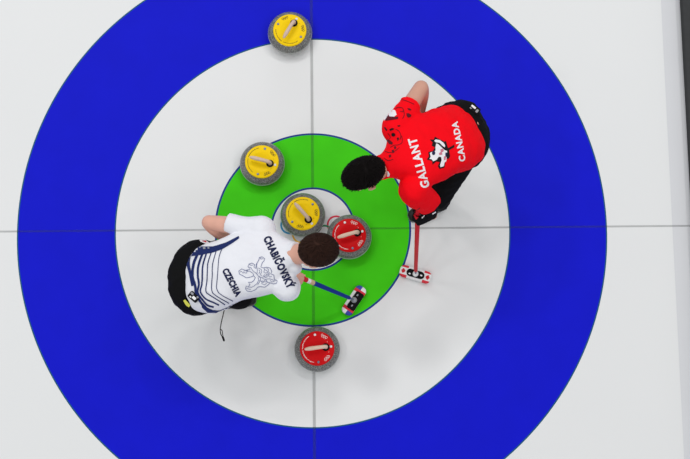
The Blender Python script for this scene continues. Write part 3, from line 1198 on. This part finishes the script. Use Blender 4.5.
bm = bmesh.new()
loft(bm, smooth_secs(torso_secs([(463, 135.3, 0.79, 0.172, 0.118), (459, 136.6, 0.84, 0.188, 0.130), (454, 138.5, 0.89, 0.194, 0.136), (442, 142.5, 0.955, 0.195, 0.14), (422, 151, 1.02, 0.20, 0.13), (409, 156.5, 1.055, 0.195, 0.11), (400, 160, 1.08, 0.135, 0.085), (393, 163, 1.10, 0.09, 0.070), (386.5, 165.5, 1.12, 0.072, 0.068), (383, 167.2, 1.135, 0.069, 0.066), (379.5, 168.6, 1.155, 0.066, 0.064)], lat2)), 40, 2.3)
ball(bm, shR2, 0.086)
ball(bm, shL2, 0.084)
e = shR2.lerp(elR2, 0.60)
tube(bm, [shR2, shR2.lerp(elR2, 0.35), e], [0.086, 0.072, 0.064], 22, 5, False)
e = shL2.lerp(elL2, 0.95)
tube(bm, [shL2, shL2.lerp(elL2, 0.5), e], [0.086, 0.082, 0.076], 22, 5, False)
sm = fuse(bm, 0.006, 8)


def folds2(p, n):
    a = noise.noise(V((p.x * 9 + p.y * 6, p.y * 12, p.z * 7)))
    b = noise.noise(V((p.x * 24, p.y * 20 + p.x * 8, p.z * 14 + 5)))
    return a * 0.7 + b * 0.45


wrinkle(sm, 0.010, folds2)
bvR = bvh_of(sm)
shirt2 = link('shirt', sm, M['rshirt'], body2, base2)
put('lettering', text_print('GALLANT', (429.8, 186.6), (416.2, 137.2), 8.8, bvR, 0.036), M['pwhite'], shirt2, base2, 'white surname GALLANT')
put('lettering', text_print('CANADA', (465.4, 160.6), (457.2, 121.2), 6.4, bvR, 0.036, bow=-0.6), M['pwhite'], shirt2, base2, 'white word CANADA')
O, S = (424, 130), 10.93
leaf = [(62, 105), (105, 108), (118, 74), (160, 98), (225, 130), (238, 120), (262, 200), (330, 160), (330, 188), (272, 220), (282, 290), (262, 320), (240, 300), (220, 410), (168, 425), (150, 395), (172, 350), (130, 345), (92, 380), (88, 340), (62, 330), (30, 325), (52, 290), (48, 240), (95, 232), (118, 190), (84, 172), (92, 135)]
put('leaf_crest', drop(decal_bm([px(leaf, O, S)], 2), bvR, 2, 0.0022), M['pblack'], shirt2, base2, 'black maple leaf crest')
white = [[(108, 122), (125, 106), (170, 112), (212, 142), (228, 170), (224, 192), (200, 178), (165, 142), (125, 138)],
         [(130, 150), (152, 156), (190, 192), (222, 222), (250, 232), (244, 280), (240, 340), (222, 352), (212, 396), (176, 406), (172, 382), (190, 330), (186, 296), (158, 292), (134, 326), (98, 344), (80, 320), (56, 318), (72, 292), (62, 250), (96, 236), (124, 226), (122, 190)]]
put('crest_figure', drop(decal_bm([px(w_, O, S) for w_ in white], 2), bvR, 2, 0.0036), M['pwhite'], shirt2, base2, 'white figure on the leaf')
eye_ = [(102 + 17 * math.cos(t * PI / 8), 252 + 24 * math.sin(t * PI / 8)) for t in range(16)]
put('crest_mark', drop(decal_bm([px(eye_, O, S)], 2), bvR, 2, 0.005), M['ink'], shirt2, base2)
put('crest_mark', drop(decal_bm([px([(228, 250), (252, 250), (246, 290), (230, 300)], O, S)], 2), bvR, 2, 0.005), M['ink'], shirt2, base2)
put('crest_mark', drop(decal_bm([px([(176, 212), (206, 206), (212, 232), (190, 250), (200, 268), (166, 276), (160, 256), (180, 240)], O, S), px([(214, 290), (236, 286), (232, 322), (214, 330)], O, S)], 2), bvR, 2, 0.005), M['ppink'], shirt2, base2)
# splashes of the shoulder print
O, S = (376, 90), 7.64
splash = [
    ([[(84, 206), (96, 192), (104, 206), (170, 206), (168, 222), (80, 236), (70, 232)]], 'pmaroon'),
    ([[(104, 300), (122, 290), (140, 294), (132, 304), (108, 312)], [(162, 272), (180, 268), (186, 276), (168, 282)], [(62, 286), (72, 284), (88, 306), (80, 312)],
      [(118, 334), (130, 326), (146, 332), (150, 346), (138, 358), (122, 352)], [(160, 368), (172, 362), (178, 376), (166, 392)]], 'pblack'),
    ([[(80, 380), (96, 376), (130, 404), (124, 420), (100, 412)], [(136, 436), (150, 430), (156, 444), (142, 456)], [(120, 462), (134, 456), (140, 476), (126, 486)], [(96, 500), (112, 494), (116, 510), (100, 520)]], 'pmaroon'),
    ([[(232, 180), (246, 178), (268, 192), (264, 206), (244, 212), (234, 200)], [(240, 140), (256, 142), (270, 152), (262, 158), (244, 152)]], 'pmaroon'),
]
scrolls = [[(150, 142), (180, 134), (206, 144), (204, 168), (184, 162)], [(208, 150), (216, 190), (202, 220)], [(180, 70), (230, 84), (290, 110)],
           [(110, 440), (140, 424), (170, 420), (200, 400), (196, 350)], [(70, 470), (100, 480), (140, 470), (178, 440)], [(60, 520), (90, 540), (130, 530)],
           [(265, 912), (298, 926), (335, 897)], [(150, 300), (176, 316), (190, 350), (184, 380)], [(92, 330), (110, 360), (104, 376)]]
for q_ in scrolls:
    put('scroll_print', drop(decal_bm(stroke(px([tuple(k) for k in catmull([V((a, b, 0)).xy for a, b in q_], 4)], O, S), 0.55), 2), bvR), M['pmaroon'], shirt2, base2)
for polys, m in splash:
    for q in polys:
        put('splash_print', drop(decal_bm([px(q, O, S)], 2), bvR), M[m], shirt2, base2)
put('white_print', drop(decal_bm([px([(-60, 40), (170, 90), (150, 120), (128, 146), (148, 160), (158, 190), (140, 206), (104, 204), (96, 190), (84, 210), (66, 236), (52, 232), (44, 250), (30, 262), (-60, 262)], O, S)], 2), bvR, 1.5), M['pwhite'], shirt2, base2, 'white jagged patch on the right shoulder')
put('collar_mark', drop(decal_bm([[(387.0, 170.8), (388.6, 171.6), (389.6, 173.8), (389.0, 176.2), (387.2, 176.4), (387.8, 173.8)]], 2), bvR), M['pwhite'], shirt2, base2)

bm = bmesh.new()
tor = (W(425, 150, 1.0) - hip2).normalized()
ellipsoid(bm, W(461, 134.5, 0.79), (tor, lat2, tor.cross(lat2).normalized()), (0.17, 0.205, 0.15))
for a, b, c, o in ((hipL2, knL2, anL2, 1), (hipR2, knR2, anR2, -1)):
    tube(bm, [a, a.lerp(b, 0.5), b], [0.118, 0.098, 0.078], 22, 5)
    tube(bm, [b, b.lerp(c, 0.4), V((c.x, c.y, 0.11))], [0.078, 0.075, 0.062], 20, 5, False)
tm = fuse(bm, 0.007, 8)
wrinkle(tm, 0.007, lambda p, n: noise.noise(p * 16) + 0.5 * noise.noise(p * 34))
bvT2 = bvh_of(tm)
trs2 = link('trousers', tm, M['trous'], body2, base2)
hit = bvT2.ray_cast(CAM_LOC, ray(474.5, 109.5))
q = hit[0] if hit[0] else W(474.5, 109.5, 0.85)
pack(trs2, base2, q + V((0, 0, 0.004)), V((0.75, -0.65, 0)), [(-0.012, 0.004, 0.03, 0.012, M['white']), (0.018, -0.002, 0.014, 0.02, M['pgrey']), (-0.02, -0.012, 0.012, 0.008, M['pgrey'])])
for q_ in ([(476.5, 103.5), (479.5, 103.0), (481.0, 106.8), (478.0, 107.8)], [(467.5, 98.6), (471.5, 99.8), (471.0, 101.4), (467.0, 100.0)]):
    put('red_patch', drop(decal_bm([q_], 2), bvT2), M['pred'], trs2, base2, 'small red trim at the waistband')
put('white_fleck', drop(decal_bm([[(452.4, 172.6), (454.6, 173.4), (454.4, 174.2), (452.2, 173.4)]], 2), bvT2), M['pwhite'], trs2, base2)

# glove on the broom hand
bm = bmesh.new()
hand(bm, wr2, gd2, gn2, gs2, (62, 78, 45), 40, 1.0, 0.0028)
fd = (wr2 - elL2).normalized()
tube(bm, [wr2 - fd * 0.15, wr2 - fd * 0.06, wr2 + gd2 * 0.01], [0.053, 0.045, 0.034], 16, 3, False)
gm = fuse(bm, 0.004, 3)
bvG = bvh_of(gm)
glove = link('glove', gm, M['trous'], body2, base2)
glove['label'] = 'black glove with red and white trim'
put('glove_trim', drop(decal_bm([[(410.6, 210.0), (413.6, 209.0), (418.6, 217.6), (416.2, 219.6)]], 2), bvG), M['pred'], glove, base2, 'red stripe')
for q_ in (stroke([(421.8, 218.2), (424.6, 215.2)], 0.9), stroke([(432.2, 213.8), (435.6, 211.8)], 1.2)):
    put('glove_trim', drop(decal_bm(q_, 2), bvG), M['pwhite'], glove, base2, 'white stripe')
toe = W(408.8, 217.5, 0.02)
heel = W(446, 203, 0.02)
make_shoe(toe, heel, body2, base2)
make_shoe(V((0.57, 0.40, 0)), V((0.80, 0.50, 0)), body2, base2)

# ------------------------------------------------------------------ arena light
w = bpy.data.worlds.new('arena')
scn.world = w
w.use_nodes = True
bg = w.node_tree.nodes['Background']
bg.inputs['Color'].default_value = (0.94, 0.97, 1.0, 1)
bg.inputs['Strength'].default_value = 0.50
for i, (x, y) in enumerate([(-7, -5), (-7, 0), (-7, 5), (-3.5, -7), (-3.5, 6.5), (0, 8), (3.5, 6.5), (3.5, -7), (7, -5), (7, 0), (7, 5), (0, -8)]):
    ld = bpy.data.lights.new('arena_lamp', 'AREA')
    ld.shape = 'RECTANGLE'
    ld.size = 1.6
    ld.size_y = 0.5
    ld.energy = 92 + 6.5 * y - 2.5 * x
    ld.color = (1.0, 0.985, 0.97)
    lo = bpy.data.objects.new('arena_lamp', ld)
    COL.objects.link(lo)
    lo.location = (x, y, 11.5)
    dv = V((0, 0, 0)) - lo.location
    lo.rotation_euler = dv.to_track_quat('-Z', 'Y').to_euler()

scn.view_settings.view_transform = 'Standard'
scn.view_settings.look = 'None'
scn.view_settings.gamma = 1
scn.view_settings.use_curve_mapping = False
scn.view_settings.exposure = 0.02
